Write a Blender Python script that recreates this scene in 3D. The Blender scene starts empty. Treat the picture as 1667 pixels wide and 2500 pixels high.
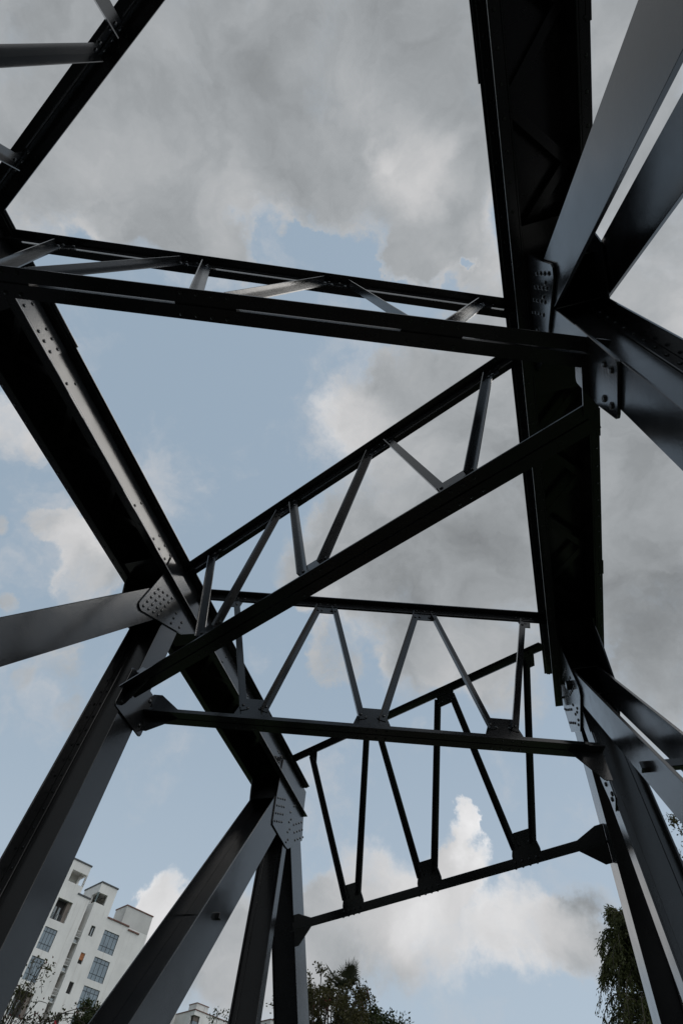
import bpy, math, random
from mathutils import Vector, Matrix

# ------------------------------------------------------------------ camera, sky, sun
scene = bpy.context.scene
EYE = 1.55                                   # eye height above the bridge deck (deck top is z = 0)
CAM_X = (0.96152, 0.26624, 0.06782)
CAM_DOWN = (-0.18973, 0.82199, -0.53697)
CAM_FWD = (-0.19871, 0.50344, 0.84087)
cam_data = bpy.data.cameras.new('camera')
cam = bpy.data.objects.new('camera', cam_data)
scene.collection.objects.link(cam)
cam.matrix_world = Matrix(((CAM_X[0], -CAM_DOWN[0], -CAM_FWD[0], 0.0),
                           (CAM_X[1], -CAM_DOWN[1], -CAM_FWD[1], 0.0),
                           (CAM_X[2], -CAM_DOWN[2], -CAM_FWD[2], EYE),
                           (0, 0, 0, 1)))
cam_data.sensor_fit = 'VERTICAL'
cam_data.sensor_height = 36.0
cam_data.lens = 1286.8 / 2500.0 * 36.0
cam_data.clip_start = 0.05
cam_data.clip_end = 3000.0
scene.camera = cam
scene.view_settings.view_transform = 'Standard'
scene.view_settings.look = 'None'
scene.view_settings.exposure = 0.0
scene.view_settings.gamma = 1.0
scene.view_settings.use_curve_mapping = False

SUN_AZ = math.radians(62)                   # compass-like: from +Y towards +X
SUN_EL = math.radians(54)
# cloud masses: direction, angular radius, weight
CLOUDS = [
    (-0.407, -0.241, 0.881, 0.189, 1.0), (-0.265, -0.184, 0.946, 0.219, 1.0), (-0.057, -0.13, 0.99, 0.227, 1.0), (0.13, -0.101, 0.986, 0.206, 1.0),
    (0.267, 0.017, 0.964, 0.168, 1.0), (-0.345, -0.085, 0.935, 0.152, 1.0), (0.042, 0.028, 0.999, 0.167, 1.0), (-0.496, -0.128, 0.859, 0.127, 1.0),
    (0.061, 0.117, 0.991, 0.109, 0.9), (0.132, 0.162, 0.978, 0.075, 0.8), (-0.246, -0.046, 0.968, 0.115, 0.9), (-0.124, -0.024, 0.992, 0.103, 0.8),
    (0.345, -0.033, 0.938, 0.175, 1.0), (0.356, 0.213, 0.91, 0.208, 1.0), (0.349, 0.4, 0.847, 0.192, 1.0), (0.311, 0.524, 0.793, 0.199, 1.0),
    (0.263, 0.668, 0.696, 0.219, 1.0), (0.092, 0.542, 0.835, 0.264, 1.0), (0.207, 0.314, 0.927, 0.174, 1.0), (-0.051, 0.357, 0.933, 0.158, 0.9),
    (-0.158, 0.353, 0.922, 0.089, 0.6), (0.076, 0.362, 0.929, 0.196, 0.9), (-0.142, 0.5, 0.855, 0.163, 0.8), (-0.053, 0.652, 0.756, 0.234, 1.0),
    (-0.217, 0.571, 0.791, 0.147, 0.9), (-0.302, 0.579, 0.758, 0.073, 0.5), (0.241, 0.802, 0.547, 0.135, 0.8), (0.031, 0.769, 0.638, 0.123, 0.8),
    (-0.259, 0.694, 0.672, 0.086, 0.6), (-0.116, 0.743, 0.659, 0.107, 0.6), (-0.41, -0.044, 0.911, 0.056, 0.7), (-0.647, 0.164, 0.744, 0.076, 0.9),
    (-0.624, 0.205, 0.754, 0.04, 0.5), (-0.617, 0.349, 0.705, 0.063, 0.6), (-0.643, 0.319, 0.696, 0.041, 0.4), (-0.613, 0.418, 0.671, 0.077, 0.9),
    (-0.571, 0.456, 0.682, 0.058, 0.6), (-0.687, 0.289, 0.667, 0.032, 0.5), (-0.705, 0.388, 0.594, 0.032, 0.7), (-0.659, 0.496, 0.566, 0.079, 0.5),
    (-0.631, 0.575, 0.521, 0.052, 0.5), (-0.691, 0.506, 0.517, 0.038, 0.45), (-0.647, 0.473, 0.598, 0.047, 0.4), (-0.066, 0.886, 0.458, 0.037, 1.35),
    (-0.079, 0.901, 0.427, 0.053, 1.5), (-0.108, 0.91, 0.401, 0.061, 1.4), (-0.229, 0.898, 0.375, 0.091, 1.0), (-0.307, 0.877, 0.37, 0.049, 0.8),
    (-0.137, 0.931, 0.339, 0.115, 1.0), (-0.011, 0.939, 0.344, 0.101, 0.9), (-0.295, 0.902, 0.317, 0.097, 1.0), (-0.518, 0.791, 0.326, 0.057, 1.1),
    (-0.475, 0.812, 0.339, 0.035, 0.8), (-0.54, 0.787, 0.299, 0.055, 1.0), (-0.467, 0.841, 0.275, 0.108, 1.0), (0.099, 0.931, 0.353, 0.049, 0.8),
    (0.055, 0.945, 0.323, 0.059, 0.9), (-0.381, 0.886, 0.263, 0.118, 1.0), (-0.3, 0.918, 0.257, 0.064, 0.8), (-0.205, 0.938, 0.281, 0.07, 0.7),
    (-0.135, 0.079, 0.988, 0.052, -1.7), (-0.182, 0.083, 0.98, 0.028, -0.8), (-0.091, 0.107, 0.99, 0.028, -0.8), (0.115, 0.181, 0.977, 0.017, -0.9),
    (-0.14, 0.118, 0.983, 0.036, -0.4), (0.032, 0.136, 0.99, 0.067, 1.1), (-0.011, 0.125, 0.992, 0.053, 1.3), (-0.264, 0.04, 0.964, 0.058, 1.4),
    (-0.304, 0.011, 0.953, 0.054, 1.0), (-0.218, 0.013, 0.976, 0.04, 0.7), (0.06, 0.164, 0.985, 0.042, 0.8), (-0.346, -0.008, 0.938, 0.052, 1.0),
    (-0.119, 0.264, 0.957, 0.047, -0.35), (-0.03, 0.301, 0.953, 0.039, -0.25), (-0.52, -0.78, 0.3, 0.8, 1.2), (0.72, -0.6, 0.35, 0.7, 1.3),  # last two: unseen clouds, added to dim the steel and brighten the building
]
SHADES = [
    (0.047, 0.005, 0.999, 0.101, 0.21), (0.003, -0.019, 1.0, 0.038, 0.08), (0.129, 0.134, 0.982, 0.114, 0.09), (-0.161, -0.121, 0.979, 0.147, -0.06),
    (0.123, -0.052, 0.991, 0.115, -0.02), (-0.238, 0.008, 0.971, 0.1, 0.05), (0.276, 0.682, 0.677, 0.164, -0.09), (-0.043, 0.61, 0.791, 0.221, -0.075),
    (0.128, 0.546, 0.828, 0.151, -0.04), (-0.068, 0.89, 0.45, 0.07, 0.32), (-0.075, 0.939, 0.335, 0.185, 0.27), (-0.229, 0.9, 0.37, 0.121, 0.22),
    (-0.518, 0.791, 0.326, 0.103, 0.3), (0.083, 0.931, 0.356, 0.041, -0.16), (-0.63, 0.159, 0.76, 0.109, 0.22), (-0.61, 0.4, 0.684, 0.119, 0.17),
    (-0.381, 0.886, 0.263, 0.134, 0.13), (0.361, 0.288, 0.887, 0.105, 0.05), (-0.161, 0.367, 0.916, 0.121, 0.2), (-0.371, -0.255, 0.893, 0.138, -0.04),
    (0.36, -0.028, 0.933, 0.099, 0.02), (-0.52, -0.78, 0.3, 0.8, -0.26), (0.78, -0.55, 0.35, 0.62, 0.95), (0.6, 0.27, 0.75, 0.34, 0.3),  # includes tones of the added dark and bright clouds out of view
]

world = bpy.data.worlds.new('World')
scene.world = world
world.use_nodes = True

class NT:
    """small helper for building node trees"""
    def __init__(self, tree):
        self.t = tree; self.n = tree.nodes; self.l = tree.links
    def node(self, kind, **kw):
        n = self.n.new(kind)
        for k, v in kw.items(): setattr(n, k, v)
        return n
    def put(self, sock, v):
        if hasattr(v, 'is_output') or isinstance(v, bpy.types.NodeSocket): self.l.new(v, sock)
        elif v is not None: sock.default_value = v
    def math(self, op, a, b=None, c=None, clamp=False):
        n = self.node('ShaderNodeMath', operation=op, use_clamp=clamp)
        self.put(n.inputs[0], a); self.put(n.inputs[1], b)
        if c is not None: self.put(n.inputs[2], c)
        return n.outputs[0]
    def vmath(self, op, a, b=None, out=0):
        n = self.node('ShaderNodeVectorMath', operation=op)
        self.put(n.inputs[0], a); self.put(n.inputs[1], b)
        return n.outputs[out]
    def noise(self, vec, scale, detail=4, rough=0.55, out='Fac', lac=2.0, dist=0.0):
        n = self.node('ShaderNodeTexNoise')
        self.put(n.inputs['Vector'], vec)
        n.inputs['Scale'].default_value = scale; n.inputs['Detail'].default_value = detail
        n.inputs['Roughness'].default_value = rough; n.inputs['Lacunarity'].default_value = lac
        n.inputs['Distortion'].default_value = dist
        return n.outputs[out]
    def ramp(self, v, a, b, lo=0.0, hi=1.0, smooth=True):
        n = self.node('ShaderNodeMapRange', interpolation_type='SMOOTHSTEP' if smooth else 'LINEAR')
        self.put(n.inputs['Value'], v)
        for k, x in (('From Min', a), ('From Max', b), ('To Min', lo), ('To Max', hi)): n.inputs[k].default_value = x
        return n.outputs['Result']
    def mix(self, f, a, b):
        n = self.node('ShaderNodeMix', data_type='RGBA')
        self.put(n.inputs['Factor'], f)
        self.put(n.inputs[6], a if not isinstance(a, tuple) else (*a, 1)); self.put(n.inputs[7], b if not isinstance(b, tuple) else (*b, 1))
        return n.outputs[2]

w = NT(world.node_tree)
w.n.clear()
direction = w.vmath('NORMALIZE', w.node('ShaderNodeTexCoord').outputs['Generated'])
sky = w.node('ShaderNodeTexSky')
sky.sky_type = 'NISHITA'; sky.sun_disc = False
sky.sun_elevation = SUN_EL; sky.sun_rotation = SUN_AZ
sky.air_density = 1.0; sky.dust_density = 2.0; sky.ozone_density = 1.2
# ragged edges: warp the direction with fractal noise before measuring distances
warp = w.noise(direction, 5.0, 9, 0.62, out='Color')
warp = w.vmath('SCALE', w.vmath('SUBTRACT', warp, (0.5, 0.5, 0.5)))
warp.node.inputs['Scale'].default_value = WARP = 0.17
wdir = w.vmath('ADD', direction, warp)
def blob_sum(blobs, vec):
    acc = None
    for x, y, z, r, k in blobs:
        d = w.vmath('DISTANCE', vec, (x, y, z), out='Value')
        v = w.ramp(d, r, r * 0.25, 0.0, k)
        acc = v if acc is None else w.math('ADD', acc, v)
    return acc
dens = blob_sum(CLOUDS, wdir)
fine = w.noise(direction, 12.0, 12, 0.66)
dens = w.math('ADD', dens, w.ramp(fine, 0.2, 0.8, -0.27, 0.27, smooth=False))
# some cloud edges are crisp, others melt away; low banks are hazier
up = w.node('ShaderNodeSeparateXYZ'); w.put(up.inputs[0], direction)
soft = w.math('ADD', w.ramp(w.noise(direction, 2.6, 3, 0.5), 0.35, 0.7, 0.22, 0.70), w.ramp(up.outputs['Z'], 0.28, 0.55, 0.25, 0.0))
alpha = w.ramp(w.math('DIVIDE', w.math('SUBTRACT', dens, 0.24), soft), 0.0, 1.0)
# thin cloud is patchy, deep cloud is not
patch = w.ramp(w.noise(wdir, 7.5, 11, 0.66), 0.36, 0.60, 0.25, 1.0)
deep = w.ramp(dens, 0.55, 1.15)
alpha = w.math('MULTIPLY', alpha, w.math('ADD', w.math('MULTIPLY', patch, w.math('SUBTRACT', 1.0, deep)), deep))
# brightness of the cloud: broad masses plus billows
light = blob_sum(SHADES, w.vmath('ADD', direction, w.vmath('SCALE', warp)))
light.node.inputs[0]  # keep
bill = w.noise(direction, 3.2, 7, 0.55, dist=0.4)
bill2 = w.noise(wdir, 6.5, 9, 0.58, dist=0.5)
lum = w.math('ADD', 0.372, light)
lum = w.math('ADD', lum, w.ramp(dens, 0.35, 1.15, 0.12, 0.0))       # thin rims of the cloud let more light through
lum = w.math('ADD', lum, w.ramp(bill, 0.3, 0.7, -0.055, 0.055, smooth=False))
lum = w.math('MAXIMUM', lum, 0.12)
lum = w.math('ADD', lum, w.ramp(bill2, 0.3, 0.7, -0.075, 0.075, smooth=False))
cl = w.node('ShaderNodeCombineColor')
STR = 0.1
for i, (k0, k1) in enumerate(((0.945, 1.0), (1.0, 1.0), (1.045, 1.01))):     # grey cloud is cooler than lit cloud
    w.put(cl.inputs[i], w.math('MULTIPLY', lum, w.ramp(lum, 0.33, 0.62, k0 / STR, k1 / STR)))
# thin veil of high haze over the clear sky
veil = w.mix(w.ramp(up.outputs['Z'], 0.12, 0.75), (4.65, 5.55, 6.4), (3.45, 4.4, 5.35))
clear = w.mix(0.85, sky.outputs['Color'], veil)
wisps = w.ramp(w.noise(wdir, 4.5, 11, 0.64), 0.50, 0.74, 0.0, 0.75)
clear = w.mix(wisps, clear, (5.3, 5.5, 5.8))
col = w.mix(alpha, clear, cl.outputs[0])
bg = w.node('ShaderNodeBackground'); w.put(bg.inputs['Color'], col); bg.inputs['Strength'].default_value = STR
out = w.node('ShaderNodeOutputWorld'); w.l.new(bg.outputs[0], out.inputs['Surface'])

sun_data = bpy.data.lights.new('sun', 'SUN')
sun_data.energy = 0.7; sun_data.angle = math.radians(28); sun_data.color = (1.0, 0.955, 0.89)
sun = bpy.data.objects.new('sun', sun_data); scene.collection.objects.link(sun)
sdir = Vector((math.sin(SUN_AZ) * math.cos(SUN_EL), math.cos(SUN_AZ) * math.cos(SUN_EL), math.sin(SUN_EL)))
sun.rotation_euler = sdir.to_track_quat('Z', 'Y').to_euler()
sun.location = sdir * 60

# ------------------------------------------------------------------ materials
def material(name, base, rough=0.5, var=0.25, scale=6.0, bump=0.0, bscale=60.0, spec=0.5, rvar=0.1, second=None, metal=0.0, trans=None):
    m = bpy.data.materials.new(name); m.use_nodes = True
    t = NT(m.node_tree); b = t.n['Principled BSDF']
    co = t.node('ShaderNodeTexCoord').outputs['Object']
    n1 = t.noise(co, scale, 6, 0.6)
    lo = tuple(c * (1 - var) for c in base); hi = tuple(c * (1 + var) for c in (second or base))
    t.put(b.inputs['Base Color'], t.mix(t.ramp(n1, 0.3, 0.7), lo, hi))
    t.put(b.inputs['Roughness'], t.ramp(t.noise(co, scale * 2.3, 5, 0.6), 0.25, 0.75, rough - rvar, rough + rvar))
    b.inputs['Specular IOR Level'].default_value = spec
    b.inputs['Metallic'].default_value = metal
    if bump:
        bn = t.node('ShaderNodeBump'); bn.inputs['Strength'].default_value = bump; bn.inputs['Distance'].default_value = 0.01
        t.put(bn.inputs['Height'], t.noise(co, bscale, 5, 0.6)); t.l.new(bn.outputs[0], b.inputs['Normal'])
    return m

def steel_material(name, base):
    m = material(name, base, rough=0.185, var=0.22, scale=2.2, bump=0.05, bscale=45, spec=0.6, rvar=0.03)
    t = NT(m.node_tree); b = t.n['Principled BSDF']
    old = b.inputs['Base Color'].links[0].from_socket
    co = t.node('ShaderNodeTexCoord').outputs['Object']
    st = t.node('ShaderNodeMapping'); t.put(st.inputs['Vector'], co); st.inputs['Scale'].default_value = (9, 9, 1.1)
    dust = t.ramp(t.noise(st.outputs[0], 2.5, 7, 0.65), 0.6, 0.85, 0.0, 0.22)
    c = t.mix(dust, old, (0.05, 0.049, 0.046))
    t.put(b.inputs['Base Color'], c)
    return m
STEEL = steel_material('black_steel_paint', (0.0165, 0.017, 0.018))
STEEL_ROUGH = steel_material('black_steel_paint_dull', (0.014, 0.0143, 0.0146))
EDGE_LIGHT = material('edge_highlight', (0.30, 0.30, 0.30), 0.4, 0.3, 4)  # pale colour painting the light caught by the flange edge
TIMBER = material('dark_timber', (0.055, 0.043, 0.034), 0.8, 0.35, 5, 0.4, 30)
RAIL = material('rail_steel', (0.12, 0.085, 0.06), 0.55, 0.3, 9, 0.2)
CONC = material('concrete', (0.25, 0.24, 0.225), 0.85, 0.2, 1.5, 0.3)
ASPHALT = material('asphalt', (0.05, 0.05, 0.052), 0.9, 0.2, 3, 0.3, 80)
PAINT = material('road_paint', (0.7, 0.7, 0.67), 0.7, 0.1)
GRASS = material('grass', (0.04, 0.062, 0.022), 0.9, 0.4, 0.6, 0.6, 12)

# ------------------------------------------------------------------ mesh helpers
class MB:
    def __init__(self): self.v = []; self.f = []
    def add(self, vs, fs):
        o = len(self.v)
        self.v += [tuple(p) for p in vs]; self.f += [tuple(i + o for i in q) for q in fs]
        return self
    def prism(self, pts, vec):
        """polygon pts extruded by vec"""
        n = len(pts); vec = Vector(vec); a = [Vector(p) for p in pts]
        nrm = Vector((0, 0, 0))
        for i in range(n): nrm += a[i].cross(a[(i + 1) % n])
        if nrm.dot(vec) < 0: a.reverse()
        b = [p + vec for p in a]
        fs = [tuple(range(n - 1, -1, -1)), tuple(range(n, 2 * n))]
        fs += [(i, (i + 1) % n, n + (i + 1) % n, n + i) for i in range(n)]
        return self.add(a + b, fs)
    def box(self, lo, hi):
        x0, y0, z0 = [min(a, b) for a, b in zip(lo, hi)]; x1, y1, z1 = [max(a, b) for a, b in zip(lo, hi)]
        return self.prism([(x0, y0, z0), (x1, y0, z0), (x1, y1, z0), (x0, y1, z0)], (0, 0, z1 - z0))
    def beam(self, p0, p1, u, a0, a1, v, b0, b1):
        """bar from p0 to p1; cross-section spans a0..a1 along u and b0..b1 along v"""
        p0, p1, u, v = Vector(p0), Vector(p1), Vector(u).normalized(), Vector(v).normalized()
        q = [p0 + u * a0 + v * b0, p0 + u * a1 + v * b0, p0 + u * a1 + v * b1, p0 + u * a0 + v * b1]
        return self.prism(q, p1 - p0)
    def rivet(self, p, n, r=0.017, h=0.011, seg=8):
        p, n = Vector(p), Vector(n).normalized()
        u = n.orthogonal().normalized(); v = n.cross(u)
        rings = [(1.0, 0.0), (0.87, 0.55), (0.5, 0.9)]
        vs = []
        for k, hh in rings:
            for i in range(seg):
                a = 2 * math.pi * i / seg
                vs.append(p + u * (math.cos(a) * r * k) + v * (math.sin(a) * r * k) + n * (hh * h))
        vs.append(p + n * h)
        fs = []
        for j in range(2):
            for i in range(seg): fs.append((j * seg + i, j * seg + (i + 1) % seg, (j + 1) * seg + (i + 1) % seg, (j + 1) * seg + i))
        for i in range(seg): fs.append((2 * seg + i, 2 * seg + (i + 1) % seg, 3 * seg))
        return self.add(vs, fs)
    def tube(self, pts, radii, seg=6):
        pts = [Vector(p) for p in pts]; o = len(self.v); n = len(pts)
        for k, p in enumerate(pts):
            t = (pts[min(k + 1, n - 1)] - pts[max(k - 1, 0)]).normalized()
            u = t.orthogonal().normalized() if k == 0 else (u - t * u.dot(t)).normalized()
            w_ = t.cross(u)
            for i in range(seg):
                a = 2 * math.pi * i / seg
                self.v.append(tuple(p + (u * math.cos(a) + w_ * math.sin(a)) * radii[k]))
        for k in range(n - 1):
            for i in range(seg):
                self.f.append((o + k * seg + i, o + k * seg + (i + 1) % seg, o + (k + 1) * seg + (i + 1) % seg, o + (k + 1) * seg + i))
        self.f.append(tuple(o + i for i in range(seg - 1, -1, -1))); self.f.append(tuple(o + (n - 1) * seg + i for i in range(seg)))
        return self
    def build(self, name, mat, parent=None, bevel=0.0, smooth=False):
        origin = Vector((0, 0, 0))
        q = parent
        while q is not None: origin += q.location; q = q.parent
        me = bpy.data.meshes.new(name)
        me.from_pydata([tuple(Vector(p) - origin) for p in self.v], [], self.f)
        me.validate()
        if smooth:
            for p in me.polygons: p.use_smooth = True
        me.materials.append(mat)
        o = bpy.data.objects.new(name, me); scene.collection.objects.link(o)
        if parent is not None: o.parent = parent
        if bevel:
            md = o.modifiers.new('bevel', 'BEVEL'); md.width = bevel; md.segments = 1; md.limit_method = 'ANGLE'; md.angle_limit = math.radians(40)
            md.harden_normals = False
        return o

def thing(name, loc, label, cat, group=None):
    o = bpy.data.objects.new(name, None); scene.collection.objects.link(o)
    o.location = loc; o.empty_display_size = 0.3
    o['label'] = label; o['category'] = cat
    if group: o['group'] = group
    return o
def structure(o): o['kind'] = 'structure'; return o

# ------------------------------------------------------------------ truss bridge
bridge = thing('truss_bridge', (-1.3, -3.5, -0.3),
               'black riveted steel through truss railway bridge seen from its deck, spanning overhead', 'bridge')
def V(x, y, z): return Vector((x, y, z + EYE))          # heights below are measured from the eye
WEB = {'L': -3.605, 'R': 0.99}                          # inner web plane of each top chord
SGN = {'L': -1.0, 'R': 1.0}                             # outward direction
def X(side, u): return WEB[side] + SGN[side] * u
ENDS = {'L': (-13.4, 9.14), 'R': (-15.6, 6.83)}
NODES = {'L': [8.5, 3.9, -0.66, -4.9, -9.1, -13.3], 'R': [6.0, 1.4, -2.7, -6.9, -11.1, -15.3]}
BOT = -1.30                                             # centre of the bottom chord, below the eye
HIGH = 5.25

for side in 'LR':
    s = SGN[side]; y0, y1 = ENDS[side]
    m = MB()
    m.box(V(X(side, 0), y0, 5.0), V(X(side, 0.016), y1, 5.462))             # inner web
    m.box(V(X(side, 0.49), y0, 5.0), V(X(side, 0.506), y1 - 0.35, 5.462))   # outer web
    # bottom flange angles, standing inwards and outwards
    m.box(V(X(side, -0.082), y0, 5.0), V(X(side, -0.0005), y1, 5.014))
    m.box(V(X(side, 0.5065), y0, 5.0), V(X(side, 0.582), y1 - 0.5, 5.014))
    # top flange angles
    m.box(V(X(side, -0.085), y0, 5.448), V(X(side, -0.0005), y1 - 0.15, 5.461))
    m.box(V(X(side, 0.5065), y0, 5.448), V(X(side, 0.585), y1 - 0.5, 5.461))
    # rivets on the inner web
    rows = (5.17, 5.305)
    ys = []
    for yn in NODES[side][:4]:
        ys += [yn - 0.95 + 0.62 * 0 + 0.16 * k for k in range(8)]
    if side == 'L': ys += [0.11, 0.36, 0.46, 0.57, 0.91, 2.45, 6.1, 5.2] + [7.6 + 0.15 * k for k in range(10)]
    else: ys += [0.2, 2.9, 4.2] + [5.5 + 0.15 * k for k in range(8)]
    for y in ys:
        if y < y1 - 0.03:
            for z in rows: m.rivet(V(X(side, 0), y + (0.05 if z > 5.2 else 0), z), (-s, 0, 0), 0.019, 0.012)
    y = -2.0
    while y < y1 - 0.1:                                                     # rivets under the flanges
        for u in (-0.045, 0.545):
            m.rivet(V(X(side, u), y, 5.0), (0, 0, -1), 0.015, 0.009)
        m.rivet(V(X(side, -0.05), y + 0.06, 5.448), (0, 0, -1), 0.015, 0.009)
        y += 0.21
    chord = m.build('top_chord', STEEL, bridge, bevel=0.003)
    m = MB()
    m.box(V(X(side, -0.112), y0, 5.4625), V(X(side, 0.612), y1 - 0.15, 5.4775))
    ycut = 0.64 if side == 'L' else -0.4
    m.box(V(X(side, -0.124), y0, 5.478), V(X(side, 0.624), ycut, 5.494))
    m.build('cover_plate', STEEL, chord, bevel=0.003)
    # web splice plate near the camera and thin packing strips on the flange edge
    m = MB(); strips = []
    if side == 'L':
        m.box(V(X(side, -0.012), -1.2, 5.03), V(X(side, -0.0007), 0.63, 5.43))
        for a, b in ((-0.1, 0.14), (0.2, 0.62), (0.98, 1.25), (2.15, 2.4), (2.95, 3.15)):
            strips.append((-0.088, -0.055, a, b))
        for y in (0.11, 0.36, 0.46, 0.57):
            for z in rows: m.rivet(V(X(side, -0.012), y + (0.012 if z > 5.2 else 0), z), (-s, 0, 0), 0.02, 0.013)
    else:
        m.box(V(X(side, -0.012), -3.2, 5.03), V(X(side, -0.0007), 0.1, 5.43))
        for a, b in ((-0.9, -0.5), (0.5, 0.72), (2.4, 2.7), (4.3, 4.5)):
            strips.append((0.55, 0.588, a, b))
    m.build('splice_plate', STEEL, chord)
    for ua, ub, a, b in strips:
        MB().box(V(X(side, ua), a, 4.992), V(X(side, ub), b, 4.9995)).build('packing_strip', STEEL, chord)
    MB().box(V(X(side, -0.0856), -4.0, 5.001), V(X(side, -0.0822), y1, 5.012)).build('flange_edge_highlight', EDGE_LIGHT, chord)  # thin strip painted as a highlight along the bottom flange
    # zigzag lacing and end battens closing the open underside
    m = MB(); y = y0 + 0.4; k = 0
    while y < y1 - 1.0:
        a, b = (0.03, 0.475) if k % 2 == 0 else (0.475, 0.03)
        d = Vector((SGN[side] * (b - a), 0.5, 0)).normalized(); n = Vector((-d.y, d.x, 0))
        zz = 5.30 if k % 2 == 0 else 5.31
        m.beam(V(X(side, a), y, zz), V(X(side, b), y + 0.5, zz), n, -0.035, 0.035, (0, 0, 1), 0, 0.008)
        y += 0.5; k += 1
    m.build('lacing', STEEL_ROUGH, chord)
    for yn in NODES[side]:
        MB().box(V(X(side, 0.0165), yn - 0.75, 5.042), V(X(side, 0.4895), min(yn + 0.75, y1 - 0.4), 5.052)).build('batten_plate', STEEL_ROUGH, chord)
    # bottom chord of the truss, level with the deck
    m = MB()
    yb0, yb1 = y0 - 4.3, y1 + 3.9
    for u in (0.02, 0.45):
        m.box(V(X(side, u), yb0, BOT - 0.24), V(X(side, u + 0.016), yb1, BOT + 0.24))
        for zz in (BOT - 0.24, BOT + 0.224):
            m.box(V(X(side, u - 0.07), yb0, zz), V(X(side, u - 0.0005), yb1, zz + 0.014))
    m.build('bottom_chord', STEEL, bridge)

def h_post(side, yc, wid, u0, u1, ztop=5.0, inner_rivets=True):
    """H-section vertical: two flanges parallel to the truss, one web across"""
    s = SGN[side]; m = MB(); a, b = yc - wid / 2, yc + wid / 2
    m.box(V(X(side, u0), a, BOT), V(X(side, u0 + 0.018), b, ztop))
    m.box(V(X(side, u1 - 0.018), a, BOT), V(X(side, u1), b, ztop))
    wy = yc - 0.03
    m.box(V(X(side, u0 + 0.0185), wy, BOT), V(X(side, u1 - 0.0185), wy + 0.014, ztop))
    # connecting angles in the corner of the web, riveted
    for ua, ub in ((u0 + 0.019, u0 + 0.09), (u1 - 0.09, u1 - 0.019)):
        m.box(V(X(side, ua), wy - 0.012, BOT), V(X(side, ub), wy - 0.0005, ztop))
        if inner_rivets:
            z = 0.6
            while z < ztop - 0.1:
                m.rivet(V(X(side, (ua + ub) / 2), wy - 0.012, z), (0, -1, 0), 0.015, 0.01, 6); z += 0.16
    return m.build('vertical_post', STEEL, bridge, bevel=0.003)

def twin_diagonal(side, yc, zc, slope, wid, u0, u1, zlo, zhi, rod=None, th=0.028, web=False):
    """two channels side by side; the centre line passes (yc, zc) with slope dz/dy"""
    s = SGN[side]
    d = Vector((0, 1, slope)).normalized(); n = Vector((0, -d.z, d.y))
    def P(u, z): return V(X(side, u), yc + (z - zc) / slope, z)
    m = MB(); ux = Vector((s, 0, 0))
    for u, lip in ((u0, 1), (u1, -1)):
        a, b = sorted((0, th * lip))
        m.beam(P(u, zlo), P(u, zhi), ux, a, b, n, -wid / 2, wid / 2)
    if web: m.beam(P(u0, zlo), P(u0, zhi), ux, th + 0.0005, (u1 - u0) - th - 0.0005, n, -0.006, 0.006)
    o = m.build('diagonal_brace', STEEL, bridge, bevel=0.002)
    L = 0.55
    for zz in (zhi, zlo):
        p = P(u0, zz); e = d * (-L if zz == zhi else L)
        for q in (-1, 1):
            off = q * (wid / 2 - 0.012)
            m = MB(); m.beam(p, p + e, ux, th + 0.0005, (u1 - u0) - th - 0.0005, n, off - 0.005, off + 0.005)
            m.build('batten_plate', STEEL, o)
    if rod:
        y, z = rod; r = 0.03
        m = MB()
        m.box(V(X(side, u0 - 0.055), y - r, z - r), V(X(side, u1 + 0.055), y + r, z + r))
        m.build('tie_bar', STEEL_ROUGH, o, bevel=0.004)
    return o

def gusset(side, poly, t0, t1, rivets, up=True):
    m = MB(); s = SGN[side]
    m.prism([V(X(side, t0), y, z) for y, z in poly], (s * (t1 - t0), 0, 0))
    for y, z in rivets: m.rivet(V(X(side, t0), y, z), (-s, 0, 0), 0.02, 0.014)
    return m.build('gusset_plate', STEEL, bridge, bevel=0.003)

def grid(p0, pu, pv, nu, nv, skip=()):
    """rivet grid from corner p0 to corners pu (along first) and pv"""
    r = []
    for i in range(nu):
        for j in range(nv):
            if (i, j) in skip: continue
            a = i / max(nu - 1, 1); b = j / max(nv - 1, 1)
            r.append((p0[0] + (pu[0] - p0[0]) * a + (pv[0] - p0[0]) * b, p0[1] + (pu[1] - p0[1]) * a + (pv[1] - p0[1]) * b))
    return r

# --- left truss
h_post('L', 3.895, 0.31, 0.0, 0.455)
twin_diagonal('L', 3.4, 4.46, 1.441, 0.375, 0.0, 0.43, -1.2, 4.95, th=0.015, web=True)
polyB = [(3.34, 5.3), (3.36, 4.98), (3.25, 4.35), (3.255, 4.31), (3.285, 4.285), (3.33, 4.28), (4.08, 4.655), (4.14, 4.69), (4.4, 4.95), (4.4, 5.3)]
rB = grid((3.324, 4.35), (3.405, 4.732), (3.595, 4.483), 5, 4)
rB += [(3.867, 4.792), (3.862, 4.70), (3.859, 4.608), (4.03, 4.79), (4.029, 4.704)]
gusset('L', polyB, -0.020, -0.003, rB)
gusset('L', [(3.3, 5.3), (3.32, 4.86), (3.46, 4.52), (3.56, 4.46), (3.83, 4.53), (4.3, 4.8), (4.5, 5.3)], 0.458, 0.474, [])

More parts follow.
